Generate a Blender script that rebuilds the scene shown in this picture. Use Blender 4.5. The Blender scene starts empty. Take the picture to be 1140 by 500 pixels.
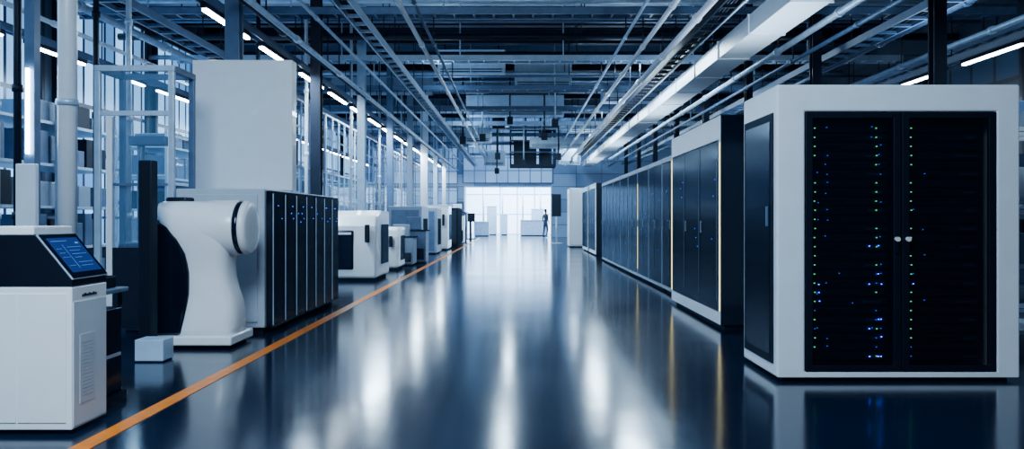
import bpy, bmesh, math, random
from mathutils import Vector, Matrix
random.seed(7)
COL = bpy.context.scene.collection

# ------------------------------------------------------------------ materials
def mat(name, color, rough=0.4, metal=0.0, emit=None, es=0.0, var=0.12, scale=6.0, coat=0.0, bump=0.0, spec=0.5):
    m = bpy.data.materials.new(name); m.use_nodes = True
    nt = m.node_tree; b = nt.nodes['Principled BSDF']
    b.inputs['Base Color'].default_value = (*color, 1)
    b.inputs['Roughness'].default_value = rough
    b.inputs['Metallic'].default_value = metal
    b.inputs['Coat Weight'].default_value = coat
    b.inputs['Specular IOR Level'].default_value = spec
    tc = nt.nodes.new('ShaderNodeTexCoord'); nz = nt.nodes.new('ShaderNodeTexNoise')
    nz.inputs['Scale'].default_value = scale; nz.inputs['Detail'].default_value = 4
    nt.links.new(tc.outputs['Object'], nz.inputs['Vector'])
    if var > 0:
        cr = nt.nodes.new('ShaderNodeValToRGB')
        cr.color_ramp.elements[0].position = .3; cr.color_ramp.elements[1].position = .7
        cr.color_ramp.elements[0].color = (*[c*(1-var) for c in color], 1)
        cr.color_ramp.elements[1].color = (*[min(1, c*(1+var*.5)) for c in color], 1)
        nt.links.new(nz.outputs['Fac'], cr.inputs['Fac'])
        nt.links.new(cr.outputs['Color'], b.inputs['Base Color'])
        mr = nt.nodes.new('ShaderNodeMapRange')
        mr.inputs['To Min'].default_value = rough*.85; mr.inputs['To Max'].default_value = min(1, rough*1.2)
        nt.links.new(nz.outputs['Fac'], mr.inputs['Value']); nt.links.new(mr.outputs['Result'], b.inputs['Roughness'])
    if emit:
        b.inputs['Emission Color'].default_value = (*emit, 1); b.inputs['Emission Strength'].default_value = es
    return m

def darkpanel(name, color, gfac=.04, rough=.2, gcol=(.55, .75, 1), scale=5):
    """dark sheet with a constant weak reflection (anti-glare smoked panel)"""
    m = bpy.data.materials.new(name); m.use_nodes = True
    nt = m.node_tree; nt.nodes.remove(nt.nodes['Principled BSDF']); out = nt.nodes['Material Output']
    d = nt.nodes.new('ShaderNodeBsdfDiffuse'); g = nt.nodes.new('ShaderNodeBsdfGlossy'); mx = nt.nodes.new('ShaderNodeMixShader')
    g.inputs['Color'].default_value = (*gcol, 1); g.inputs['Roughness'].default_value = rough
    tc = nt.nodes.new('ShaderNodeTexCoord'); nz = nt.nodes.new('ShaderNodeTexNoise'); nz.inputs['Scale'].default_value = scale
    cr = nt.nodes.new('ShaderNodeValToRGB')
    cr.color_ramp.elements[0].color = (*[c*.7 for c in color], 1); cr.color_ramp.elements[1].color = (*[c*1.3 for c in color], 1)
    nt.links.new(tc.outputs['Object'], nz.inputs['Vector']); nt.links.new(nz.outputs['Fac'], cr.inputs[0]); nt.links.new(cr.outputs[0], d.inputs['Color'])
    mx.inputs[0].default_value = gfac
    nt.links.new(d.outputs[0], mx.inputs[1]); nt.links.new(g.outputs[0], mx.inputs[2]); nt.links.new(mx.outputs[0], out.inputs[0])
    return m

def glass(name, tint, mixf, rough=0.05, spec=.5):
    m = bpy.data.materials.new(name); m.use_nodes = True
    nt = m.node_tree; b = nt.nodes['Principled BSDF']; out = nt.nodes['Material Output']
    b.inputs['Base Color'].default_value = (*tint, 1); b.inputs['Roughness'].default_value = rough
    b.inputs['Specular IOR Level'].default_value = spec
    t = nt.nodes.new('ShaderNodeBsdfTransparent'); mx = nt.nodes.new('ShaderNodeMixShader')
    mx.inputs[0].default_value = mixf
    nt.links.new(t.outputs[0], mx.inputs[1]); nt.links.new(b.outputs[0], mx.inputs[2]); nt.links.new(mx.outputs[0], out.inputs[0])
    return m

WHITE = mat('white_powder_coat', (.74, .82, .92), .32, var=.04)
WHITE2 = mat('white_satin_plastic', (.84, .89, .95), .25, var=.03, coat=.3)
GREY = mat('grey_blue_sheet_metal', (.22, .31, .43), .4, var=.08)
MID = mat('mid_blue_grey_steel', (.07, .135, .25), .4, .1, var=.2)
STEEL = mat('galvanised_steel', (.44, .60, .78), .35, .25, var=.15)
DARK = mat('dark_navy_steel', (.006, .012, .028), .45, .1, var=.25, spec=.2)
BLACK = darkpanel('black_gloss_panel', (.003, .005, .012), .06, .16)
BLACKM = darkpanel('black_matt_metal', (.004, .006, .013), .03, .4)
SRV = mat('server_face_dark', (.020, .038, .075), .35, .2, var=.3, scale=30)
DOORG = glass('perforated_door_tint', (.002, .004, .010), .52, .25, .08)
GLASS = glass('clear_pane', (.10, .28, .50), .18, .03)
GREEN = mat('green_status_led', (.02, .2, .05), .4, emit=(.10, 1, .35), es=4.5, var=0)
BLUE = mat('blue_status_led', (.02, .05, .3), .4, emit=(.02, .12, 1), es=5, var=0)
BLUEG = mat('floor_glow_blue_led', (.01, .02, .1), .4, emit=(.004, .05, 1), es=42, var=0)  # extra strong blue dots, added to throw blue streaks onto the floor
YEL = mat('yellow_edge_light', (.5, .4, .1), .4, emit=(1, .80, .24), es=2.8, var=0)
TUBE = mat('led_tube_white', (.8, .9, 1), .4, emit=(.72, .87, 1), es=40, var=0)
SCREEN = mat('screen_navy', (.01, .03, .12), .15, emit=(.01, .05, .26), es=.25, var=0)
SCREENL = mat('screen_bright_blue', (.1, .3, .8), .3, emit=(.08, .28, .9), es=.22, var=0)
CHROME = mat('brushed_chrome', (.85, .88, .92), .25, .2, var=.05)
LINE = mat('orange_floor_paint', (.82, .21, .012), .35, var=.25, scale=14, spec=.25)
SKIN = mat('skin', (.30, .20, .16), .5); CLOTH = mat('dark_work_clothes', (.05, .08, .14), .8); HAIR = mat('dark_hair', (.01, .01, .012), .6)

def brickmat(name, c1, c2, mortar, w, h, rough=.5, es=0.0, ms=.02, plane='xz'):
    m = bpy.data.materials.new(name); m.use_nodes = True
    nt = m.node_tree; b = nt.nodes['Principled BSDF']; b.inputs['Roughness'].default_value = rough
    tc = nt.nodes.new('ShaderNodeTexCoord'); sp = nt.nodes.new('ShaderNodeSeparateXYZ'); cb = nt.nodes.new('ShaderNodeCombineXYZ')
    nt.links.new(tc.outputs['Object'], sp.inputs[0])
    a, c = {'xz': ('X', 'Z'), 'yz': ('Y', 'Z'), 'xy': ('X', 'Y')}[plane]
    nt.links.new(sp.outputs[a], cb.inputs[0]); nt.links.new(sp.outputs[c], cb.inputs[1])
    br = nt.nodes.new('ShaderNodeTexBrick'); br.offset = 0
    br.inputs['Color1'].default_value = (*c1, 1); br.inputs['Color2'].default_value = (*c2, 1); br.inputs['Mortar'].default_value = (*mortar, 1)
    br.inputs['Scale'].default_value = 1; br.inputs['Brick Width'].default_value = w; br.inputs['Row Height'].default_value = h
    br.inputs['Mortar Size'].default_value = ms; br.inputs['Bias'].default_value = 0
    nt.links.new(cb.outputs[0], br.inputs['Vector']); nt.links.new(br.outputs['Color'], b.inputs['Base Color'])
    if es > 0:
        nt.links.new(br.outputs['Color'], b.inputs['Emission Color']); b.inputs['Emission Strength'].default_value = es
    return m
ENDWALL = brickmat('faint_glow_end_wall', (.28, .46, .72), (.10, .21, .40), (.05, .11, .22), 1.6, .8, .5, .08)  # slight emission stands in for the hazy glow at the far end
SIDEWALL = brickmat('side_wall_panels', (.02, .05, .10), (.01, .022, .05), (.005, .01, .02), 3, 1.2, plane='yz')
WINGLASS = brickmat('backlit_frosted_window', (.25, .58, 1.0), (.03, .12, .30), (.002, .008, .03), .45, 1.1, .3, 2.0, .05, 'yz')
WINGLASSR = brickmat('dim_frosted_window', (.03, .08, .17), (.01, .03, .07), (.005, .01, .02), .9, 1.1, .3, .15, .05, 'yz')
WINEND = brickmat('end_wall_window_panes', (.34, .58, .92), (.18, .36, .66), (.10, .2, .4), .7, .8, .3, .5, .04, 'xz')
HALL = brickmat('glowing_hall_wall', (.70, .88, 1), (.50, .74, 1.0), (.16, .32, .58), 1.3, 1.5, .6, 3.8, .05, 'xz')  # wall surface itself emits the brightness of the far hall
CEIL = brickmat('ceiling_deck', (.005, .012, .026), (.010, .020, .042), (.002, .004, .008), 1.2, 4, .6, plane='xy')

def floor_mat():
    m = bpy.data.materials.new('glossy_blue_epoxy'); m.use_nodes = True
    nt = m.node_tree; b = nt.nodes['Principled BSDF']
    tc = nt.nodes.new('ShaderNodeTexCoord'); nz = nt.nodes.new('ShaderNodeTexNoise')
    nz.inputs['Scale'].default_value = .7; nz.inputs['Detail'].default_value = 5
    nt.links.new(tc.outputs['Object'], nz.inputs['Vector'])
    cr = nt.nodes.new('ShaderNodeValToRGB')
    cr.color_ramp.elements[0].position = .3; cr.color_ramp.elements[1].position = .75
    cr.color_ramp.elements[0].color = (.0012, .006, .020, 1); cr.color_ramp.elements[1].color = (.0025, .012, .036, 1)
    nt.links.new(nz.outputs['Fac'], cr.inputs[0]); nt.links.new(cr.outputs[0], b.inputs['Base Color'])
    mr = nt.nodes.new('ShaderNodeMapRange'); mr.inputs['To Min'].default_value = .10; mr.inputs['To Max'].default_value = .19
    nt.links.new(nz.outputs['Fac'], mr.inputs['Value']); nt.links.new(mr.outputs[0], b.inputs['Roughness'])
    n2 = nt.nodes.new('ShaderNodeTexNoise'); n2.inputs['Scale'].default_value = 2.5; n2.inputs['Detail'].default_value = 2
    nt.links.new(tc.outputs['Object'], n2.inputs['Vector'])
    bp = nt.nodes.new('ShaderNodeBump'); bp.inputs['Strength'].default_value = .06; bp.inputs['Distance'].default_value = .02
    nt.links.new(n2.outputs['Fac'], bp.inputs['Height']); nt.links.new(bp.outputs[0], b.inputs['Normal'])
    b.inputs['Specular IOR Level'].default_value = .9
    b.inputs['Specular Tint'].default_value = (.58, .78, 1, 1)
    return m
FLOOR = floor_mat()

# ------------------------------------------------------------------ mesh helpers
class M:
    """accumulates primitives into one mesh"""
    def __init__(s, mats): s.bm = bmesh.new(); s.mats = mats
    def _tag(s, faces, mi, smooth=False):
        for f in faces: f.material_index = mi; f.smooth = smooth
    def box(s, x0, x1, y0, y1, z0, z1, mi=0):
        v = [s.bm.verts.new(p) for p in ((x0,y0,z0),(x1,y0,z0),(x1,y1,z0),(x0,y1,z0),(x0,y0,z1),(x1,y0,z1),(x1,y1,z1),(x0,y1,z1))]
        fs = [s.bm.faces.new([v[i] for i in q]) for q in ((0,3,2,1),(4,5,6,7),(0,1,5,4),(1,2,6,5),(2,3,7,6),(3,0,4,7))]
        s._tag(fs, mi); return s
    def cyl(s, p0, p1, r, mi=0, seg=12, r2=None):
        p0, p1 = Vector(p0), Vector(p1); r2 = r if r2 is None else r2
        d = (p1-p0).normalized(); a = d.orthogonal().normalized(); b = d.cross(a)
        A, B = [], []
        for i in range(seg):
            t = 2*math.pi*i/seg; o = a*math.cos(t)+b*math.sin(t)
            A.append(s.bm.verts.new(p0+o*r)); B.append(s.bm.verts.new(p1+o*r2))
        fs = [s.bm.faces.new((A[i], A[(i+1)%seg], B[(i+1)%seg], B[i])) for i in range(seg)]
        s._tag(fs, mi, True)
        s._tag([s.bm.faces.new(A[::-1]), s.bm.faces.new(B)], mi); return s
    def lathe(s, axis_pts, mi=0, seg=48):
        cy, cz = s.c; rings = []
        for x, r in axis_pts:
            rings.append([s.bm.verts.new((x, cy+r*math.cos(2*math.pi*i/seg), cz+r*math.sin(2*math.pi*i/seg))) for i in range(seg)])
        fs = []
        for A, B in zip(rings, rings[1:]): fs += [s.bm.faces.new((A[i], A[(i+1)%seg], B[(i+1)%seg], B[i])) for i in range(seg)]
        s._tag(fs, mi, True); s._tag([s.bm.faces.new(rings[0][::-1]), s.bm.faces.new(rings[-1])], mi); return s
    def loft(s, secs, mi=0, seg=40, e=.45):
        rings = []
        for z, x0, x1, y0, y1 in secs:
            cx, cy, rx, ry = (x0+x1)/2, (y0+y1)/2, (x1-x0)/2, (y1-y0)/2; R = []
            for i in range(seg):
                t = 2*math.pi*i/seg; c, sn = math.cos(t), math.sin(t)
                R.append(s.bm.verts.new((cx+rx*math.copysign(abs(c)**e, c), cy+ry*math.copysign(abs(sn)**e, sn), z)))
            rings.append(R)
        fs = []
        for A, B in zip(rings, rings[1:]):
            fs += [s.bm.faces.new((A[i], A[(i+1)%seg], B[(i+1)%seg], B[i])) for i in range(seg)]
        fs += [s.bm.faces.new(rings[0][::-1]), s.bm.faces.new(rings[-1])]
        s._tag(fs, mi, True); return s
    def frame(s, x0, x1, z0, z1, i0, i1, k0, k1, y0, y1, mi=0):
        def ring(y, a, b, c, d): return [s.bm.verts.new(p) for p in ((a,y,c),(b,y,c),(b,y,d),(a,y,d))]
        fo, fi, bo, bi = ring(y0,x0,x1,z0,z1), ring(y0,i0,i1,k0,k1), ring(y1,x0,x1,z0,z1), ring(y1,i0,i1,k0,k1)
        fs = []
        for i in range(4):
            j = (i+1) % 4
            fs += [s.bm.faces.new((fo[i],fo[j],fi[j],fi[i])), s.bm.faces.new((bo[j],bo[i],bi[i],bi[j])),
                   s.bm.faces.new((fo[j],fo[i],bo[i],bo[j])), s.bm.faces.new((fi[i],fi[j],bi[j],bi[i]))]
        s._tag(fs, mi); return s
    def extrude(s, prof, axis, a0, a1, mi=0):
        def P(p, a):
            return {'x': (a, p[0], p[1]), 'y': (p[0], a, p[1]), 'z': (p[0], p[1], a)}[axis]
        A = [s.bm.verts.new(P(p, a0)) for p in prof]; B = [s.bm.verts.new(P(p, a1)) for p in prof]
        n = len(prof)
        fs = [s.bm.faces.new((A[i], A[(i+1)%n], B[(i+1)%n], B[i])) for i in range(n)]
        fs += [s.bm.faces.new(A[::-1]), s.bm.faces.new(B)]
        s._tag(fs, mi); return s
    def done(s, name, par=None, bev=0, loc=None, recenter=True, seg=2, sub=0):
        bmesh.ops.recalc_face_normals(s.bm, faces=s.bm.faces)
        me = bpy.data.meshes.new(name)
        off = Vector((0, 0, 0))
        if recenter:
            xs = [v.co for v in s.bm.verts]
            off = Vector(((min(c.x for c in xs)+max(c.x for c in xs))/2, (min(c.y for c in xs)+max(c.y for c in xs))/2, min(c.z for c in xs)))
            bmesh.ops.translate(s.bm, verts=s.bm.verts, vec=-off)
        s.bm.to_mesh(me); s.bm.free()
        for m in s.mats: me.materials.append(m)
        o = bpy.data.objects.new(name, me); COL.objects.link(o); o.location = off
        if loc: o.location = Vector(loc)+off
        if par: o.parent = par
        if bev:
            b = o.modifiers.new('bevel', 'BEVEL'); b.width = bev; b.segments = seg; b.limit_method = 'ANGLE'; b.angle_limit = .7
        return o

def smooth_curve(pts, n=6):
    out = []; L = len(pts)
    for i in range(L):
        p0, p1, p2, p3 = pts[i-1], pts[i], pts[(i+1)%L], pts[(i+2)%L]
        for j in range(n):
            t = j/n
            out.append(tuple(.5*((2*p1[k])+(-p0[k]+p2[k])*t+(2*p0[k]-5*p1[k]+4*p2[k]-p3[k])*t*t+(-p0[k]+3*p1[k]-3*p2[k]+p3[k])*t**3) for k in (0, 1)))
    return out
def bx(name, x0, x1, y0, y1, z0, z1, m, par=None, bev=0, **k):
    return M([m]).box(x0, x1, y0, y1, z0, z1).done(name, par, bev, **k)
def under(o, p):
    o.parent = p; o.location = o.location-p.location; return o
def tag(o, label, cat, group=None):
    o['label'] = label; o['category'] = cat
    if group: o['group'] = group
    return o
def thing(name, loc, label, category, group=None, rz=0):
    e = bpy.data.objects.new(name, None); e.empty_display_size = .2; COL.objects.link(e)
    e.location = loc; e.rotation_euler[2] = rz
    return tag(e, label, category, group)
def struct(o): o['kind'] = 'structure'; return o
def clone(root, loc, label=None):
    def rec(o, p, kids):
        c = o.copy(); COL.objects.link(c)
        if p is not None: c.parent = p
        for ch in kids.get(o.name, []): rec(ch, c, kids)
        return c
    kids = {}
    for x in root.children_recursive: kids.setdefault(x.parent.name, []).append(x)
    c = rec(root, None, kids); c.location = loc
    if label: c['label'] = label
    return c

# ------------------------------------------------------------------ room shell
XL, XR, YE, ZC = -10.0, 11.0, 48.0, 8.0
struct(bx('floor', XL, XR, -3, 58, -.2, 0, FLOOR))
struct(bx('ceiling', XL, XR, -3, YE+.3, ZC, ZC+.2, CEIL))
struct(bx('wall_left', XL-.3, XL, -3, YE, 0, ZC, SIDEWALL))
struct(bx('wall_right', XR, XR+.3, -3, YE, 0, ZC, SIDEWALL))
ox0, ox1, oz = -3.3, 2.1, 3.15
struct(M([ENDWALL]).box(XL, ox0, YE, YE+.3, 0, ZC).box(ox1, XR, YE, YE+.3, 0, ZC).box(ox0, ox1, YE, YE+.3, oz, ZC).done('wall_end'))
struct(M([STEEL]).frame(ox0-.08, ox1+.08, -.0, oz+.08, ox0, ox1, 0.001, oz, YE-.06, YE).done('trim_1'))
struct(bx('wall_back', -7, 7, 57.7, 58, 0, 4.5, HALL))
struct(bx('wall_hall_left', -7.2, -7, YE+.3, 58, 0, 4.5, WHITE))
struct(bx('wall_hall_right', 7, 7.2, YE+.3, 58, 0, 4.5, WHITE))
struct(bx('ceiling_hall', -7, 7, YE+.3, 58, 4.5, 4.6, WHITE))
n = 1
for k in range(10):
    y = 4.5*k + 3
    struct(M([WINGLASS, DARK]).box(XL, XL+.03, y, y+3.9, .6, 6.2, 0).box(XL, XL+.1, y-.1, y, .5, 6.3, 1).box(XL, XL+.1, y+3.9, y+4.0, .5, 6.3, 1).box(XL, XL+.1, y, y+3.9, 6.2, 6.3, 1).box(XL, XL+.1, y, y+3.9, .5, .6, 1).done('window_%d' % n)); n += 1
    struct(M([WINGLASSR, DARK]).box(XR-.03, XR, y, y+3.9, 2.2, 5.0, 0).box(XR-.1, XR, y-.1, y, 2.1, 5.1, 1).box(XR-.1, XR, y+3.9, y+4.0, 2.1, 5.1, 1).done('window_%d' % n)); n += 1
for (x, z, w_, h_) in ((-9, 3.4, 5.2, 2.2), (-3.4, 3.45, 5.6, 1.7), (-3.4, 5.3, 6.2, 1.2), (-9, .6, 5.2, 2.5)):
    struct(M([WINEND, MID]).box(x, x+w_, YE-.04, YE, z, z+h_, 0).frame(x-.05, x+w_+.05, z-.05, z+h_+.05, x, x+w_, z, z+h_, YE-.1, YE, 1).done('window_%d' % n)); n += 1
tag(bx('floor_marking_line', -2.35, -2.24, 1.5, 46, 0.0, .004, LINE), 'orange painted guide line running along the aisle floor', 'floor marking')

# ------------------------------------------------------------------ steel beams & purlins
ys = [6.5+2.25*k for k in range(18)]
def ibeam(y0, x0, x1, z0, z1, m, w=.22):
    a = M([m]); t = .04
    a.box(x0, x1, y0-w/2, y0+w/2, z0, z0+t).box(x0, x1, y0-w/2, y0+w/2, z1-t, z1).box(x0, x1, y0-.03, y0+.03, z0+t, z1-t)
    return a
for i, y in enumerate(ys):
    o = ibeam(y, XL, XR, 6.8, 7.3, (GREY if i in (6, 12) else MID, DARK, MID if i > 10 else DARK)[i % 3]).done('roof_beam')
    tag(o, 'steel roof beam spanning across the hall', 'beam', 'steel roof beams')
for x in (-8, -5.6, -3.2, -.8, 1.6, 4.0, 6.4, 8.8):
    tag(bx('roof_purlin', x-.08, x+.08, 0, YE, 7.3, ZC, DARK), 'dark steel purlin running under the roof deck', 'beam', 'roof purlins')
sec = [y for i, y in enumerate(ys) if i % 2 == 0]
for i, y in enumerate(sec):
    t = thing('cross_cable_tray', (0, y, 5.3), 'galvanised ladder tray hanging across the hall', 'cable tray', 'cross trays')
    a = M([STEEL if i % 3 == 0 else MID]).box(-9, 10, -.22, -.18, 0, .14).box(-9, 10, .18, .22, 0, .14)
    for k in range(48): a.box(-8.9+.4*k, -8.86+.4*k, -.18, .18, .02, .06)
    a.done('tray', t)
    for x in (-7.5, -4.6, -1.5, 1.2, 4.6, 7.6):
        M([STEEL]).cyl((x, 0, .05), (x, 0, 1.5), .018, seg=6).done('hanger_rod', t)
zs = [6.2, 6.0, 5.75, 6.3, 6.1, 5.9, 6.2, 6.0, 6.5, 5.6, 5.7, 6.4, 5.8, 6.5, 6.4, 5.9, 5.55, 6.35, 6.6, 5.75, 6.25]
for i, y in enumerate([12.2, 16.8, 19.1, 21.2, 25.8, 28.0, 30.3, 34.4, 37.5, 23.6, 31.6, 36.2, 42.3, 44.5, 14.3, 18.2, 20.6, 23.95, 29.9, 38.6, 46.3]):
    z = zs[i]
    t = thing('sprinkler_pipe', (0, y, z), 'steel service pipe crossing under the roof', 'pipe', 'cross pipes')
    M([(MID, STEEL, DARK)[i % 3]]).cyl((XL, 0, 0), (XR, 0, 0), .04+.025*(i % 3), seg=8).done('pipe', t, recenter=False)
    for x in (-8, -3.2, 1.6, 6.4):
        M([DARK]).cyl((x, 0, 0), (x, 0, 7.3-z), .015, seg=6).done('hanger_rod', t)

def run_pipe(x, z, r, m, label, y0=2, y1=47, group='lengthwise pipes'):
    t = thing('service_pipe', (x, y0, z), label, 'pipe', group)
    a = M([m]).cyl((0, 0, 0), (0, y1-y0, 0), r, seg=10)
    for k in range(int((y1-y0)/3)): a.cyl((0, 1.5+3*k, 0), (0, 1.6+3*k, 0), r*1.35, seg=10)
    a.done('pipe', t, recenter=False)
    for y in sec: M([DARK]).cyl((0, y-y0, r*.8), (0, y-y0, 5.3-z), .014, seg=6).done('hanger_rod', t)
def run_tray(x, z, w, m, label, y0=2, y1=47):
    t = thing('cable_tray', (x, y0, z), label, 'cable tray', 'lengthwise trays')
    a = M([m, DARK]).box(-w/2, -w/2+.03, 0, y1-y0, 0, .13).box(w/2-.03, w/2, 0, y1-y0, 0, .13)
    for k in range(int((y1-y0)/.5)): a.box(-w/2+.03, w/2-.03, .5*k+.1, .5*k+.15, .0, .05)
    nc = 4 if w > .2 else 2
    for j in range(nc): a.cyl((-w/2+.06+j*(w-.12)/(nc-1), 0, .08), (-w/2+.06+j*(w-.12)/(nc-1), y1-y0, .08), .02, 1, 6)
    a.done('tray', t)
    for y in sec:
        for s in (-1, 1): M([DARK]).cyl((s*(w/2-.015), y-y0, .1), (s*(w/2-.015), y-y0, 5.3-z), .012, seg=6).done('hanger_rod', t)
run_pipe(-3.62, 4.15, .045, STEEL, 'steel service pipe above the machine line')
run_pipe(-3.85, 4.3, .07, DARK, 'dark insulated pipe above the machine line')
run_pipe(-3.3, 4.5, .03, STEEL, 'slim steel pipe above the machine line')
run_tray(-2.6, 4.4, .26, STEEL, 'galvanised cable tray over the aisle edge')
run_pipe(-2.95, 4.7, .04, DARK, 'slim dark pipe over the aisle edge')
run_pipe(-1.95, 4.75, .045, WHITE, 'slim white pipe over the aisle')
run_pipe(-1.7, 4.75, .03, MID, 'slim blue grey pipe over the aisle')
run_pipe(2.2, 4.9, .03, STEEL, 'slim steel pipe over the aisle')
run_pipe(2.55, 4.7, .045, WHITE, 'slim white pipe over the aisle')
run_pipe(2.95, 4.5, .06, WHITE, 'white pipe above the server racks')
run_tray(3.35, 4.55, .3, DARK, 'dark cable tray above the server racks')
run_pipe(3.75, 4.8, .035, STEEL, 'slim steel pipe above the server racks')
run_pipe(5.3, 4.6, .06, STEEL, 'steel pipe behind the server racks')
run_pipe(5.6, 4.4, .04, MID, 'slim blue grey pipe behind the server racks')
run_tray(6.6, 4.5, .4, MID, 'blue grey cable tray behind the server racks')
run_pipe(7.4, 4.8, .08, MID, 'blue grey pipe near the side wall')
run_pipe(7.8, 4.3, .05, STEEL, 'steel pipe near the side wall')
run_tray(9.6, 4.8, .3, MID, 'blue grey cable tray along the side wall')
run_tray(-6.2, 4.5, .4, MID, 'blue grey cable tray over the side bay')
run_pipe(-7.2, 4.7, .07, STEEL, 'steel pipe over the side bay')
run_pipe(-7.6, 4.4, .04, WHITE, 'slim white pipe over the side bay')
t = thing('ventilation_duct', (4.25, 2, 4.35), 'large white rectangular air duct running the length of the hall', 'duct')
M([WHITE]).box(-.30, .30, 0, 45, 0, .32).done('duct_body', t)
for k in range(22): M([WHITE]).frame(-.32, .32, -.02, .34, -.30, .30, 0, .32, 1+2*k, 1.06+2*k).done('flange', t)
for y in sec:
    for s in (-1, 1): M([DARK]).cyl((s*.27, y-2, .32), (s*.27, y-2, .95), .012, seg=6).done('hanger_rod', t)

PALE = mat('pale_blue_duct_metal', (.38, .54, .74), .35, var=.1)
for (x0, x1, y, z0, z1, m) in ((-2.6, -.4, 25.1, 5.9, 6.7, PALE), (-.1, 1.9, 26.9, 5.8, 6.75, STEEL), (-2.2, 2.0, 33.0, 5.6, 6.5, PALE), (.6, 3.2, 37.0, 4.6, 5.1, STEEL), (-6.5, -3.0, 27, 5.6, 6.3, GREY),
        (-2.4, -1.2, 35.3, 4.7, 5.4, GREY), (2.3, 3.6, 33.9, 5.0, 5.2, STEEL), (-3.4, -2.2, 39.6, 4.9, 6.0, GREY), (2.2, 3.4, 41.2, 4.1, 5.1, GREY), (-1.2, -.6, 36.8, 5.5, 6.2, DARK), (3.2, 5.5, 29.1, 5.6, 6.2, PALE), (-1.9, -.7, 43.6, 4.2, 5.1, STEEL)):
    t = thing('ceiling_air_handler', ((x0+x1)/2, y, z0), ('dark steel box duct hanging under the roof' if m is DARK else 'pale blue grey box duct hanging under the roof'), 'air handler', 'ceiling air handlers')
    w = (x1-x0)/2; q_ = .28
    bx('housing', -w, w, -q_, q_, 0, z1-z0, m, t, .02)
    a = M([DARK])
    for k in range(2): a.box(-w+.1, w-.1, -q_-.015, -q_, .06+k*.08, .09+k*.08)
    a.done('grille', t)
    for s in (-1, 1): M([DARK]).cyl((s*w*.8, 0, z1-z0), (s*w*.8, 0, 7.3-z0), .02, seg=6).done('hanger_rod', t)
t = thing('suspended_platform', (.8, 40.4, 3.9), 'dark steel framed platform hanging at the end of the aisle', 'platform')
bx('deck', -1.2, 1.2, -.8, .8, 0, .12, BLACKM, t)
for x in (-1.2, -.4, .4, 1.12):
    for y in (-.8, .72): bx('upright', x, x+.08, y, y+.08, .12, 2.9, DARK, t)
for z in (.7, 1.3, 2.0): bx('rail', -1.2, 1.2, -.88, -.8, z, z+.07, MID, t); bx('rail', -1.2, 1.2, .8, .86, z, z+.07, DARK, t)
bx('equipment_box', -1.0, .2, -.5, .5, .12, 1.4, BLACKM, t, .02); bx('equipment_box', .35, 1.0, -.5, .5, .12, 2.0, BLACKM, t, .02); bx('roof_panel', -1.2, 1.2, -.8, .8, 2.9, 3.0, DARK, t)
for i, (x, y, z) in enumerate(((-1.4, 30.7, 4.3), (-.9, 34.9, 3.9), (-.3, 30.8, 5.0), (.3, 36.5, 3.7), (1.1, 31.1, 4.4), (1.9, 35.2, 3.9), (1.4, 28.4, 4.6), (-1.1, 41.0, 3.6), (-2.2, 30.8, 4.2))):
    t = thing('drop_pipe', (x, y, z), 'slim dark drop pipe hanging from the roof', 'pipe', 'drop pipes')
    M([DARK if i % 3 else STEEL]).cyl((0, 0, .15), (0, 0, ZC-z), .035, seg=8).done('pipe', t)
    bx('connector_box', -.12, .12, -.1, .1, 0, .3, BLACKM, t, .01)

# ------------------------------------------------------------------ LED fixtures clipped under continuous carrier trays
for x, z in ((-4.44, 4.26), (8.75, 4.31), (-8.5, 4.31), (4.95, 5.01)):
    run_tray(x, z, .16, MID, 'slim carrier tray holding a line of lights')
def led(x, y, z, group):
    t = thing('linear_light', (x, y, z), 'slim white linear LED light fixture, lit', 'ceiling light', group)
    M([DARK]).box(-.05, .05, 0, 1.8, .04, .11).done('housing', t)
    M([TUBE]).box(-.04, .04, .03, 1.77, 0, .04).done('lamp_tube', t, .01)
    return t
for x, z, y0, st, nn, gname in ((-4.44, 4.15, 10.8, 2.4, 14, 'lights over the machine line'), (8.75, 4.2, 10.8, 2.4, 14, 'lights near the side wall'), (-8.5, 4.2, 10.8, 2.4, 14, 'lights over the side bay'), (4.95, 4.9, 20, 3.2, 8, 'lights above the server racks')):
    b_ = led(x, y0, z, gname)
    for k in range(1, nn): clone(b_, (x, y0+st*k, z))

# ------------------------------------------------------------------ columns
def column(x, y, ztop, w, m, label):
    t = thing('steel_column', (x, y, 0), label, 'column', 'structural columns')
    a = M([m]); a.box(-w/2, w/2, -w/2, -w/2+.03, 0, ztop).box(-w/2, w/2, w/2-.03, w/2, 0, ztop).box(-.02, .02, -w/2+.03, w/2-.03, 0, ztop)
    a.done('shaft', t); bx('base_plate', -w*.8, w*.8, -w*.8, w*.8, 0, .03, m, t)
    return t
for i, y in enumerate([11, 15.5, 20, 24.5, 29, 33.5, 38, 42.5]):
    column(-4.08, y, 6.8, .2 if i != 5 else .3, (MID, DARK, STEEL, MID, GREY, WHITE, STEEL, WHITE)[i], 'dark steel column beside the machine line' if i == 1 else 'blue grey steel column beside the machine line')
for i, y in enumerate([11, 15.5, 20, 24.5, 29, 33.5, 38, 42.5]):
    column(6.05, y, 6.8, .18, DARK, 'dark steel column behind the server racks')
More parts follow.
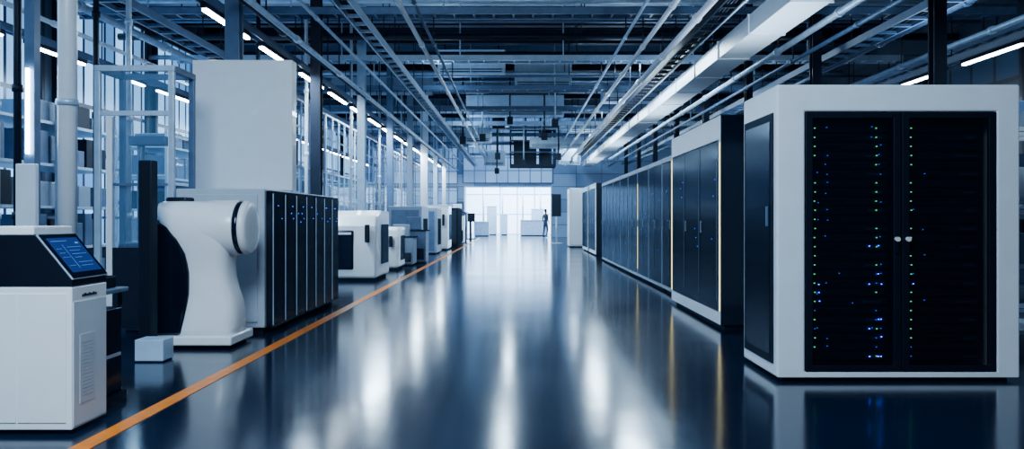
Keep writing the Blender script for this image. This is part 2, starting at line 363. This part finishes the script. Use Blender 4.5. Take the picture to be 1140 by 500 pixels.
for i, (x, y, m) in enumerate(((-4.7, 12.6, STEEL), (-4.75, 14.0, DARK), (-4.7, 17.0, WHITE), (-4.75, 18.3, DARK), (-4.7, 21.6, WHITE), (-4.75, 26.3, STEEL), (-4.7, 31.0, WHITE), (-6.75, 8.0, DARK), (-6.55, 9.6, STEEL), (-5.6, 11.0, STEEL), (-7.9, 8.0, STEEL), (-5.5, 8.4, DARK), (-5.85, 10.6, DARK))):
    t = thing('vertical_pipe', (x, y, 0), 'slim vertical service pipe rising to the roof', 'pipe', 'vertical pipes')
    M([m]).cyl((0, 0, 0), (0, 0, 6.8), .04, seg=12).done('pipe', t)
    for z in (1.2, 2.6, 4.0): M([m]).cyl((0, 0, z), (0, 0, z+.08), .055, seg=12).done('clamp', t)
t = thing('round_column', (-4.36, 7.4, 0), 'round white painted column standing behind the terminal', 'column')
M([WHITE]).cyl((0, 0, 0), (0, 0, 6.8), .085, seg=24).done('shaft', t); M([WHITE]).cyl((0, 0, 0), (0, 0, .05), .15, seg=24).done('base_plate', t)
M([STEEL]).cyl((0, 0, 2.3), (0, 0, 2.36), .10, seg=24).done('collar', t)
t = thing('service_post', (-4.86, 7.6, 0), 'grey post carrying a vertical light tube', 'post')
bx('shaft', -.05, .05, 0, .1, 0, 6.8, MID, t); bx('lower_cover', -.1, .1, -.06, 0, 0, 1.75, WHITE, t, .01)
M([TUBE]).box(-.012, .012, -.04, -.01, 1.85, 2.7).done('lamp_tube', t)

for k in range(8):
    y0 = 11.3+4.5*k
    t = thing('glass_partition', (-5.1, y0, 0), 'steel framed glazed partition bay', 'partition', 'glazed partition bays')
    a = M([STEEL if k % 2 == 0 else MID]); H = 3.3 if k < 1 else 4.0
    for j in range(7): a.box(-.02, .02, j*.725, j*.725+.035, 0, H)
    for z in (0, .95, 1.7, 2.4, H-.05): a.box(-.02, .02, .035, 4.35, z, z+.04)
    a.done('frame', t)
    for j in range(3): bx('pane', -.008, .008, j*1.45+.05, j*1.45+1.45, 1.02, 2.4, GLASS, t)

t = thing('machine_enclosure', (-4.05, 8.02, 0), 'pale aluminium framed glass machine enclosure', 'machine enclosure')
X0, X1, Y1, H, pw = -.40, .44, .5, 2.82, .062
for x in (X0, X1-pw):
    for y in (0, Y1): bx('corner_post', x, x+pw, y, y+pw*.8, 0, H-pw, STEEL if y == 0 else MID, t, .006)
bx('top_beam', X0, X1, 0, pw*.8, H-pw, H, STEEL, t, .006); bx('top_beam', X0, X1, Y1, Y1+pw*.8, H-pw, H, MID, t)
for x in (X0, X1-pw): bx('top_beam', x, x+pw, pw*.8, Y1, H-pw, H, MID, t)
bx('cross_beam', X0+pw, X1-pw, 0, .05, 2.29, 2.34, STEEL, t); bx('cross_beam', X0+.2, X1-pw, 0, .04, 1.55, 1.58, MID, t)
bx('door_post', X0+.12, X0+.18, .02, .08, 0, 2.28, WHITE, t)
bx('pane', X0+.18, X1-pw, .042, .05, .93, 2.28, GLASS, t)
bx('upper_pane', X0+pw, X1-pw, .03, .04, 2.34, H-pw, GLASS, t)
bx('lower_panel', X0+.18, X1-pw, .03, .06, .05, .9, DARK, t)
a = M([MID]).box(X0+.24, X1-.15, .15, .42, 0, .95, 0).cyl((X0+.35, .3, .95), (X0+.35, .3, 2.0), .04).box(X0+.25, X1-.2, .22, .36, 2.0, 2.1)
a.done('internal_gantry', t, .01)

def shelf(x, y, L=3.6, D=1.0, H=3.4, m=MID, label='blue grey storage rack loaded with bins', grp='side bay storage racks', p=.5, mats=None):
    t = thing('storage_rack', (x, y, 0), label, 'storage rack', grp)
    for j in range(3):
        y0 = j*(L-.05)/2
        a = M([m]).box(0, .05, y0, y0+.05, 0, H).box(D-.05, D, y0, y0+.05, 0, H)
        for z in (.3, 1.2, 2.0): a.box(.05, D-.05, y0+.01, y0+.04, z, z+.04)
        a.done('upright_frame', t)
    z = .15
    while z < H-.25:
        bx('shelf', .052, D-.052, .055, L-.055, z, z+.04, m, t)
        yy = .1
        while yy < L-.5:
            w = random.uniform(.25, .5); h = random.uniform(.2, .5)
            if z+h > H: h = H-z-.06
            if random.random() < p: bx('storage_bin', .08, D-.1, yy, yy+w, z+.04, z+.04+h, random.choice(mats or [GREY, MID, DARK, MID, DARK]), t, .01)
            yy += w+.06
        z += .6
    return t
for k in range(6): shelf(-7.6, 9.2+5.2*k, H=2.9, m=STEEL, p=.7)
shelf(4.3, 6.9, .9, 1.2, 2.1, WHITE, label='white storage rack with stacked bins beside the server cabinet', grp='white storage racks', p=.9, mats=[WHITE, GREY])
for k in range(4): shelf(7.6, 9+5.5*k, H=3.4, grp='rear storage racks', label='blue grey storage rack behind the server racks')

# ------------------------------------------------------------------ big white server cabinet
C = thing('server_cabinet', (1.92, 5.65, 0), 'large white server cabinet with black double doors, green and blue lights', 'server cabinet')
W, D, H = 1.80, .83, 2.2
M([WHITE]).frame(0, W, .03, H, .21, W-.17, .07, 2.0, 0, D).box(.21, W-.17, D-.03, D, .07, 2.0).done('body', C, .022, seg=3)
bx('plinth', .06, W-.06, .06, D-.05, 0, .03, BLACKM, C)
bx('liner', .212, W-.172, D-.06, D-.031, .072, 1.998, BLACKM, C)
M([BLACKM, BLACK]).box(-.012, .0, .07, .77, .12, 2.0).box(-.016, -.012, .12, .72, .18, 1.94, 1).done('side_panel', C, .004)
M([MID]).box(-.03, -.016, .15, .165, 1.15, 1.3).done('side_handle', C)
xs0, xs1, xm = .213, W-.173, .925
N = 26; dz = 1.78/N
for (a0, a1, hx) in ((xs0, xm-.004, xm-.04), (xm+.004, xs1, xm+.04)):
    d = M([BLACKM]).frame(a0, a1, .073, 1.997, a0+.055, a1-.055, .12, 1.95, .0, .03).done('door', C, .004)
    under(bx('perforated_panel', a0+.055, a1-.055, .012, .018, .12, 1.95, DOORG), d)
    under(M([CHROME, BLACKM]).cyl((hx, 0, 1.055), (hx, -.03, 1.055), .017, 0, 16).box(hx-.006, hx+.006, -.02, 0, .95, 1.03, 1).done('handle'), d)
    for i in range(N):
        z = .15+i*dz
        a = M([SRV, DARK, MID]).box(a0+.06, a1-.06, .09, D-.08, z, z+dz*.72, 0)
        if i % 3 != 1: a.box(a0+.09, a0+.09+.3*random.uniform(.6, 1), .084, .09, z+dz*.15, z+dz*.5, 1)
        if i % 2 == 0: a.box(a1-.27+random.uniform(0, .1), a1-.1, .084, .09, z+dz*.2, z+dz*.45, 2)
        a.done('server_unit', C)
def dots(name, m, pts, y, s, par):
    a = M([m])
    for x, z in pts: a.box(x-s, x+s, y-.004, y, z-s*.7, z+s*.7)
    o = a.done(name, par); o['kind'] = 'stuff'; return o
g, b, q3 = [], [], []
for i in range(N):
    z = .15+i*dz+dz*.36; frac = i/N
    for x, pg in ((.312, 1.0), (.775, .55), (1.035, .8)):
        if random.random() < .88: (g if random.random() < pg*(1.25 if frac > .2 else .8) else b).append((x+random.uniform(-.003, .003), z))
    for x, pr in ((.335, .15), (.40, .15), (.735, .18), (.80, .3), (1.06, .12), (1.13, .06), (.5, .08), (.6, .05)):
        if random.random() < pr: b.append((x+random.uniform(-.01, .01), z+random.uniform(-.012, .012)))
    if frac < .5:
        for x in (.345, .72, .79, .81, 1.05):
            if random.random() < .26: q3.append((x+random.uniform(-.004, .004), z+random.uniform(-.01, .01)))
dots('green_status_lights', GREEN, g, .0825, .0050, C); dots('blue_status_lights', BLUE, b, .0825, .0036, C)
dots('floor_glow_blue_dots', BLUEG, q3, .0825, .0042, C)  # added low in the cabinet for the blue floor glow

# ------------------------------------------------------------------ aisle cabinets
def aisle_rack(name, loc, Dp, L, H, nd, label, group=None, frame=.1, yellow=(True, True), lead=WHITE, top=1.6):
    t = thing(name, loc, label, 'server cabinet', group)
    bx('body', .03, Dp, 0.0, L, .05, H-.0, BLACKM, t, .008)
    bx('plinth', .06, Dp-.05, .05, L-.05, 0, .05, BLACKM, t)
    a = M([lead])
    a.box(0, .03, 0, L, H-frame*top, H).box(0, .03, 0, L, .05, .05+frame).box(0, .03, 0, frame*.5, .05+frame, H-frame*top).box(0, .03, L-frame*.5, L, .05+frame, H-frame*top)
    a.done('front_frame', t, .004)
    w = (L-frame)/nd
    for j in range(nd):
        y0 = frame*.5+j*w+.01
        dd = M([BLACK]).box(-.004, .028, y0, y0+w-.02, .06+frame, H-frame*top-.01, 0).done('door', t, .003)
        under(M([MID]).box(-.007, -.004, y0+.05, y0+.056, .3, H-.5).done('trim_strip'), dd)
        under(M([GREY]).box(-.02, -.014, y0+w-.09, y0+w-.08, 1.04, 1.18).box(-.014, -.004, y0+w-.088, y0+w-.082, 1.05, 1.06).box(-.014, -.004, y0+w-.088, y0+w-.082, 1.16, 1.17).done('handle'), dd)
        bl = M([BLUE])
        for q in range(3):
            zz = .6+random.random()*1.1; bl.box(-.006, -.004, y0+.12+.07*q, y0+.13+.07*q, zz, zz+.008)
        under(bl.done('indicator_lights'), dd)
    if yellow[0]: bx('edge_light', -.008, 0.0, .0, .010, .2, H-.3, YEL, t)
    if yellow[1]: bx('edge_light', -.008, 0.0, L-.03, L-.018, .2, H-.3, YEL, t)
    return t
c2 = aisle_rack('server_cabinet', (2.2, 8.29, 0), 1.1, 2.6, 2.33, 3, 'white framed server cabinet with black doors and yellow edge lighting', frame=.13, top=2.0)
bx('end_panel', .005, 1.1, -.02, 0, .05, 2.33, BLACK, c2, .004)
r = aisle_rack('server_rack', (2.42, 11.5, 0), 1.0, 1.27, 2.2, 2, 'black aisle server rack with narrow pale frame', 'aisle server racks', frame=.05, yellow=(False, False), lead=GREY)
ry = aisle_rack('server_rack', (2.42, 11.5+1.3*2, 0), 1.0, 1.27, 2.2, 2, 'black aisle server rack with a yellow lit edge', 'aisle server racks', frame=.05, yellow=(False, True), lead=GREY)
for k in range(1, 8):
    if k == 2: continue
    clone(r, (2.42, 11.5+1.3*k, 0))
t = aisle_rack('server_rack', (2.5, 24.5, 0), 1.0, 2.2, 2.35, 3, 'black server rack in a pale frame near the aisle end', 'far server racks', frame=.1, yellow=(False, False))
clone(t, (2.5, 27.2, 0))
clone(t, (2.6, 36.5, 0))
t = thing('equipment_cabinet', (2.15, 31.5, 0), 'plain white equipment cabinet near the aisle end', 'cabinet')
bx('body', 0, 1.2, 0, 1.4, .05, 2.45, WHITE, t, .03); bx('plinth', .05, 1.15, .05, 1.35, 0, .05, BLACKM, t); bx('door', .08, 1.12, -.02, 0, .12, 2.3, WHITE, t, .01)
t = thing('display_screen', (1.85, 36.2, 0), 'black screen on a slim stand', 'display')
bx('screen', -.22, .22, -.05, .05, 1.3, 2.35, BLACKM, t, .02); M([STEEL]).cyl((0, 0, 0), (0, 0, 1.3), .04).cyl((0, 0, 0), (0, 0, .04), .3).done('stand', t)

# ------------------------------------------------------------------ grey block with black rack modules
K = thing('rack_module_block', (-3.58, 8.0, 0), 'grey equipment cabinet with black rack modules along the aisle', 'equipment cabinet')
GREYP = mat('pale_grey_cabinet', (.42, .50, .60), .4, var=.06)
bx('body', 0, .93, 0, 3.05, .06, 1.52, GREYP, K, .012); bx('plinth', .05, .9, .05, 3.0, 0, .06, BLACKM, K)
bx('front_door', .05, .86, -.015, 0, .12, 1.46, GREYP, K, .006)
nm = 7; w = 3.0/nm
for j in range(nm):
    y0 = .03+j*w
    d = M([BLACK]).box(.93, 1.0, y0+.02, y0+w-.02, .05, 1.5, 0).done('rack_module', K, .008)
    under(M([STEEL]).box(1.0, 1.008, y0+.022, y0+.030, .08, 1.47).done('trim_strip'), d)
    a = M([BLUE])
    for q in range(5):
        if random.random() < .4:
            zz = random.choice((1.26, 1.16, 1.34)); a.box(1.001, 1.004, y0+.1+q*.05, y0+.11+q*.05, zz, zz+.010)
    a.box(1.001, 1.004, y0+.33, y0+.338, 1.2, 1.21)
    under(a.done('indicator_lights'), d)
t = thing('white_panel_cabinet', (-3.34, 9.3, 1.52), 'tall plain white panel unit standing on the grey cabinet', 'panel unit')
bx('body', -.62, .60, 0, .18, .03, 1.62, WHITE2, t, .01); bx('plinth', -.5, .3, .03, .15, 0, .03, GREY, t)

# ------------------------------------------------------------------ sculpted white machine with drum
R = thing('scanner_machine', (-2.9, 7.1, 0), 'sculpted white machine with round drum head and black front panel', 'machine')
def X(a): return a+2.9
M([WHITE2]).loft([(.10, X(-3.24), X(-2.66), -.03, .50), (.18, X(-3.22), X(-2.645), -.03, .49), (.30, X(-3.19), X(-2.64), -.02, .48), (.42, X(-3.17), X(-2.66), .0, .46),
    (.54, X(-3.16), X(-2.70), .01, .45), (.66, X(-3.16), X(-2.73), .015, .45), (.78, X(-3.17), X(-2.735), .01, .45), (.88, X(-3.19), X(-2.72), -.01, .46), (.98, X(-3.24), X(-2.70), -.03, .48),
    (1.08, X(-3.32), X(-2.69), -.04, .49), (1.18, X(-3.38), X(-2.69), -.04, .49), (1.28, X(-3.42), X(-2.72), -.01, .46), (1.35, X(-3.41), X(-2.78), .05, .40), (1.37, X(-3.36), X(-2.85), .10, .35)], e=.6).done('shell', R)
M([BLACK]).extrude([(X(a_), b_) for a_, b_ in [(-3.43, .12), (-3.12, .12), (-3.09, .3), (-3.06, .5), (-3.06, .7), (-3.09, .88), (-3.15, 1.02), (-3.25, 1.13), (-3.43, 1.2)]], 'y', -.02, .5).done('front_panel', R, .03, seg=3)
a = M([WHITE2]); a.c = (.22, 1.12)
a.lathe([(X(-3.16), .12), (X(-3.12), .20), (X(-3.04), .245), (X(-2.92), .262), (X(-2.66), .262), (X(-2.65), .258)], seg=64).done('drum', R)
a = M([BLACK]); a.c = (.22, 1.12); a.lathe([(X(-2.65), .250), (X(-2.60), .248)], seg=64).done('drum_band', R)
a = M([WHITE2]); a.c = (.22, 1.12); a.lathe([(X(-2.60), .258), (X(-2.565), .254), (X(-2.545), .235), (X(-2.54), .19), (X(-2.538), .10)], seg=64).done('drum_cap', R)
M([WHITE2]).box(X(-3.44), X(-2.64), -.06, .54, .03, .12).done('base', R, .02, seg=3); M([BLACKM]).box(X(-3.36), X(-2.70), .04, .5, 0, .03).done('plinth', R)
bx('top_box', X(-3.34), X(-3.14), .14, .34, 1.355, 1.41, BLACKM, R, .02)
t = thing('slim_tower', (-3.27, 6.7, 0), 'tall slim black tower beside the machine', 'tower')
bx('body', -.06, .06, 0, .12, .02, 1.72, BLACKM, t, .01); bx('base_plate', -.09, .09, -.02, .14, 0, .02, BLACKM, t)
t = thing('floor_box', (-3.09, 6.40, 0), 'small plain grey box at the foot of the tower', 'box')
bx('body', -.12, .12, 0, .2, .01, .19, PALE, t, .008); bx('base_plate', -.11, .11, .01, .19, 0, .01, BLACKM, t)

# ------------------------------------------------------------------ terminal kiosk (screen faces the aisle)
Q = thing('terminal_kiosk', (-2.48, 4.25, 0), 'white floor terminal with slanted black touch screen head', 'terminal')
KSIDE = mat('pale_grey_side_metal', (.60, .67, .76), .35, var=.04)
bx('body', -.62, 0, 0, .36, .03, .825, WHITE2, Q, .006); bx('plinth', -.6, -.02, .02, .34, 0, .03, BLACKM, Q)
bx('side_cover', 0, .004, .012, .348, .045, .74, KSIDE, Q)
for a0, a1 in ((-.58, -.31), (-.30, -.03)): bx('front_door', a0, a1, -.005, 0, .07, .79, WHITE2, Q, .003)
VENT = mat('pale_vent_metal', (.55, .62, .71), .4, var=.05); VSLOT = mat('vent_slot_shadow', (.38, .45, .54), .5, var=.05)
a = M([VENT, VSLOT]).box(.004, .006, .07, .22, .16, .55, 0)
for k in range(16): a.box(.006, .007, .09, .20, .2+k*.02, .203+k*.02, 1)
a.done('vent_panel', Q)
a = M([BLACKM])
for q in range(7): a.box(.0, .003, .10+q*.022, .115+q*.022, .765, .777+.005*(q % 2))
a.done('lettering', Q)
M([BLACKM]).extrude([(-.62, .83), (.0, .83), (.0, .87), (-.20, 1.115), (-.62, 1.115)], 'y', 0, .36).done('head', Q, .005)
bx('head_cap', -.62, -.21, -.004, .364, 1.115, 1.165, WHITE2, Q, .008, seg=3)
bx('head_collar', -.61, -.01, .01, .35, .825, .83, STEEL, Q)
sl = math.hypot(.20, .245); dx_, dz_ = -.20/sl, .245/sl; nx_, nz_ = dz_, -dx_
def slab(name, u0, u1, s0, s1, off, th, m, par, bev=0):
    pr = [(0+s_*dx_+nx_*o_, .87+s_*dz_+nz_*o_) for s_, o_ in ((s0, off), (s1, off), (s1, off+th), (s0, off+th))]
    return M([m]).extrude(pr, 'y', u0, u1).done(name, par, bev)
slab('screen_rim', -.002, .362, -.004, .316, .0, .006, STEEL, Q)
slab('screen_bezel', .004, .356, .002, .310, .006, .006, BLACK, Q)
slab('screen', .035, .325, .035, .28, .012, .003, SCREEN, Q)
for u0, u1, s0, s1 in ((.05, .2, .255, .258), (.05, .10, .20, .202), (.05, .10, .17, .172), (.05, .12, .14, .142), (.13, .131, .06, .23), (.16, .3, .21, .212), (.16, .26, .185, .187), (.16, .3, .16, .162), (.16, .23, .135, .137), (.16, .3, .1, .102), (.16, .28, .075, .077), (.05, .11, .08, .082), (.27, .3, .235, .245)):
    slab('screen_graphic', u0, u1, s0, s1, .015, .001, SCREENL, Q)
t = thing('equipment_stand', (-2.85, 4.82, 0), 'narrow black equipment stand beside the terminal', 'equipment stand')
bx('body', -.15, .20, .02, .3, .06, .62, BLACK, t, .01); bx('plinth', -.17, .22, 0, .32, 0, .06, BLACKM, t)
bx('drawer', -.12, .17, .01, .02, .3, .58, BLACKM, t); bx('side_rail', .2, .207, .05, .27, .3, .32, STEEL, t)
bx('worktop', -.18, .23, -.01, .33, .72, .75, MID, t, .006)
for x in (-.15, .18):
    for y in (.02, .28): bx('leg', x, x+.02, y, y+.02, .62, .72, BLACKM, t)
bx('device', -.1, .18, .05, .27, .75, .83, BLACKM, t, .01)

# ------------------------------------------------------------------ machines further down the left
def cnc(loc, w, d, h, label):
    t = thing('processing_machine', loc, label, 'machine', 'white processing machines')
    pr = [(0, .06), (d, .06), (d, h), (.35*d, h), (.12, h*.93), (.02, h*.78), (0, h*.5)]
    M([WHITE2]).extrude(pr, 'x', 0, w).done('body', t, .05, seg=3)
    bx('plinth', .06, w-.06, .06, d-.06, 0, .07, BLACKM, t)
    M([BLACK]).box(-.006, w*.55, -.02, .25, h*.16, h*.72).done('window', t, .04, seg=3)
    M([WHITE2]).box(w*.1, w*.5, -.03, -.02, h*.66, h*.69).done('trim_strip', t)
    bx('side_window', w, w+.012, d*.35, d*.9, h*.22, h*.8, BLACK, t, .01)
    bx('control_arm', w-.2, w-.12, -.12, -.02, h*.55, h*.8, BLACKM, t, .01)
    M([GREY]).box(w-.175, w-.145, -.04, .02, h*.6, h*.63).done('bracket', t)
    return t
cnc((-3.65, 14.6, 0), .95, 1.5, 1.36, 'white processing machine with black viewing window')
cnc((-3.6, 17.6, 0), .85, 1.1, 1.0, 'low white processing machine with dark window')
t = thing('equipment_cabinet', (-3.65, 21.6, 0), 'grey equipment cabinet with dark door', 'cabinet', 'grey cabinets')
bx('body', 0, .95, 0, 1.6, .05, 1.55, GREY, t, .02); bx('door', .08, .87, -.02, 0, .12, 1.45, MID, t, .01); bx('plinth', .04, .9, .04, 1.5, 0, .05, BLACKM, t)
bx('side_vent', .95, .96, .3, 1.3, .3, 1.2, BLACKM, t)
clone(t, (-3.65, 25.6, 0))
cnc((-3.5, 28.5, 0), .9, 1.6, 1.7, 'tall white processing machine with black window')
t = thing('equipment_cabinet', (-3.3, 32.2, 0), 'black equipment cabinet at the end of the machine line', 'cabinet')
bx('body', 0, .8, 0, 2.2, .05, 1.65, BLACKM, t, .02); bx('plinth', .04, .76, .04, 2.1, 0, .05, BLACKM, t); bx('door', .06, .74, -.02, 0, .12, 1.55, BLACK, t, .01)
for k, (x, y, h, m) in enumerate(((-3.4, 19.4, .95, GREY), (-3.2, 20.4, 1.15, MID), (-3.3, 36.5, 1.8, WHITE2), (-3.4, 40, 2.0, MID))):
    t = thing('workbench', (x, y, 0), 'small machine bench with control box', 'workbench', 'machine benches')
    bx('cabinet_body', 0, .75, 0, .7, .04, h*.75, m, t, .02); bx('worktop', -.02, .78, -.02, .72, h*.75, h*.75+.03, BLACKM, t)
    bx('control_box', .2, .6, .2, .5, h*.75+.03, h+.1, m, t, .02); bx('plinth', .05, .7, .05, .65, 0, .04, BLACKM, t); bx('drawer', .05, .7, -.015, 0, .1, h*.35, BLACK, t)

for (x, y, w, h) in ((-2.9, 51, 1.0, 1.0), (.2, 52, 1.8, 1.1), (-1.2, 54.5, .5, 1.5), (-2.2, 55, .7, 2.1), (1.0, 55.2, .9, 1.9)):
    t = thing('lab_bench', (x, y, 0), 'pale laboratory unit standing in the bright hall', 'bench', 'white hall benches')
    bx('cabinet_body', 0, w, 0, .7, .05, h-.04, STEEL, t, .02); bx('worktop', -.03, w+.03, -.03, .73, h-.04, h, WHITE, t); bx('plinth', .04, w-.04, .04, .66, 0, .05, BLACKM, t)
for i, x in enumerate((-2.5, -1.1, .4, 1.7)):
    t = thing('vertical_pipe', (x, 56.5, 0), 'pale vertical pipe in the bright hall', 'pipe', 'hall pipes')
    M([STEEL]).cyl((0, 0, 0), (0, 0, 4.5), .06).done('pipe', t)
    M([STEEL]).cyl((0, 0, 2.0), (0, 0, 2.1), .09).done('clamp', t)

def person(loc, rz, label, jacket):
    P = {'pel': (0, 0, .92), 'sp': (0, 0, 1.12), 'ch': (0, 0, 1.34), 'nk': (0, 0, 1.5), 'hb': (0, -.01, 1.58), 'ht': (0, -.01, 1.70),
         'hl': (-.09, 0, .88), 'kl': (-.11, -.06, .5), 'al': (-.11, .02, .08), 'tl': (-.12, -.14, .04),
         'hr': (.09, 0, .88), 'kr': (.11, .03, .5), 'ar': (.12, .12, .08), 'tr': (.13, -.03, .04),
         'sl': (-.18, 0, 1.42), 'el': (-.24, .03, 1.14), 'wl': (-.23, -.10, .92), 'fl': (-.22, -.14, .83),
         'sr': (.18, 0, 1.42), 'er': (.24, .05, 1.14), 'wr': (.24, -.08, .92), 'fr': (.23, -.12, .83)}
    Rr = {'pel': .14, 'sp': .125, 'ch': .15, 'nk': .055, 'hb': .085, 'ht': .085, 'hl': .095, 'kl': .06, 'al': .045, 'tl': .035, 'hr': .095, 'kr': .06, 'ar': .045, 'tr': .035,
          'sl': .065, 'el': .045, 'wl': .03, 'fl': .028, 'sr': .065, 'er': .045, 'wr': .03, 'fr': .028}
    E = [('pel','sp'),('sp','ch'),('ch','nk'),('nk','hb'),('hb','ht'),('pel','hl'),('hl','kl'),('kl','al'),('al','tl'),('pel','hr'),('hr','kr'),('kr','ar'),('ar','tr'),
         ('ch','sl'),('sl','el'),('el','wl'),('wl','fl'),('ch','sr'),('sr','er'),('er','wr'),('wr','fr')]
    ks = list(P); me = bpy.data.meshes.new('body'); me.from_pydata([P[k] for k in ks], [(ks.index(a), ks.index(b)) for a, b in E], [])
    o = bpy.data.objects.new('body_src', me); COL.objects.link(o)
    o.modifiers.new('s', 'SKIN')
    for i, k in enumerate(ks): me.skin_vertices[0].data[i].radius = (Rr[k], Rr[k]*(.75 if k in ('pel','sp','ch') else 1)); me.skin_vertices[0].data[i].use_root = (k == 'pel')
    o.modifiers.new('sub', 'SUBSURF').levels = 2
    dg = bpy.context.evaluated_depsgraph_get(); m2 = bpy.data.meshes.new_from_object(o.evaluated_get(dg)); bpy.data.objects.remove(o)
    m2.materials.clear()
    for m in (SKIN, jacket, CLOTH, BLACKM): m2.materials.append(m)
    for p in m2.polygons:
        c = p.center; p.use_smooth = True
        p.material_index = 0 if c.z > 1.5 or (abs(c.x) > .17 and c.z < .93 and c.z > .75) else (1 if c.z > .95 else (2 if c.z > .1 else 3))
    t = thing('person', loc, label, 'person', None, rz)
    bd = bpy.data.objects.new('body', m2); COL.objects.link(bd); bd.parent = t
    hm = bmesh.new(); bmesh.ops.create_uvsphere(hm, u_segments=16, v_segments=10, radius=.1)
    for v in list(hm.verts):
        if v.co.z < -.02 and v.co.y < .0: hm.verts.remove(v)
    hme = bpy.data.meshes.new('hair'); hm.to_mesh(hme); hm.free(); hme.materials.append(HAIR)
    h = bpy.data.objects.new('hair', hme); COL.objects.link(h); h.location = (0, .012, 1.69); h.parent = t
person((1.75, 47.2, 0), 2.2, 'person in dark jacket walking near the bright doorway', CLOTH)
t = thing('machine_stand', (-2.7, 44, 0), 'dark slim machine on a stand by the doorway', 'machine')
bx('head', -.25, .25, -.2, .2, 1.0, 1.5, BLACKM, t, .03); M([BLACKM]).cyl((0, 0, 0), (0, 0, 1.0), .07).cyl((0, 0, 0), (0, 0, .05), .3).done('stand', t)

# ------------------------------------------------------------------ lights
def area(loc, sx, sy, power, color=(.42, .70, 1), rot=(0, 0, 0)):
    l = bpy.data.lights.new('lamp', 'AREA'); l.shape = 'RECTANGLE'; l.size = sx; l.size_y = sy; l.energy = power; l.color = color
    o = bpy.data.objects.new('lamp', l); COL.objects.link(o); o.location = loc; o.rotation_euler = rot; return o
area((0, 53, 4.4), 8, 7, 3200, (.68, .86, 1))
for y in (14, 24, 34, 43): area((-4.44, y, 4.1), .35, 4, 420, (.6, .82, 1))
for y in (20, 30, 40): area((3.15, y, 5.25), .4, 4, 640, (.6, .82, 1))
for y in (22, 34): area((-.4, y, 5.25), .2, 4, 170, (.6, .82, 1))
for y in (9, 19, 29, 39): area((8.75, y, 4.1), .4, 4, 150)
for y in (12, 22, 32, 41):
    area((-2.2, y, 4.9), .6, 4, 80, rot=(math.pi, 0, 0)); area((3.9, y, 3.2), .5, 3, 110, (.6, .82, 1), rot=(math.pi, 0, 0)); area((7.0, y, 4.2), .5, 4, 40, rot=(math.pi, 0, 0))  # upward lamps without fixtures, added to brighten roof steel and ducts
area((0, 43, 6.4), 6, 1, 260, (.4, .7, 1), (math.radians(75), 0, 0))  # added lamp without a fixture, lifts the dark end wall
for y in (8, 16, 26): area((-8.5, y, 4.1), .4, 4, 190, (.35, .7, 1))
area((-1.6, .8, 5.2), 3, 2.5, 760, (.62, .82, 1), (math.radians(44), 0, 0))
area((-7.2, 6, 5), 2, 4, 110)

w = bpy.data.worlds.new('World'); bpy.context.scene.world = w; w.use_nodes = True
bg = w.node_tree.nodes['Background']; bg.inputs[0].default_value = (.05, .16, .42, 1); bg.inputs[1].default_value = .12

cam = bpy.data.cameras.new('camera'); co = bpy.data.objects.new('camera', cam); COL.objects.link(co)
co.location = (0, 0, 1.21); co.rotation_euler = (math.radians(90), 0, 0)
cam.sensor_width = 36; cam.lens = 36*850/1140; cam.shift_x = -6/1140; cam.shift_y = -7/1140
bpy.context.scene.camera = co
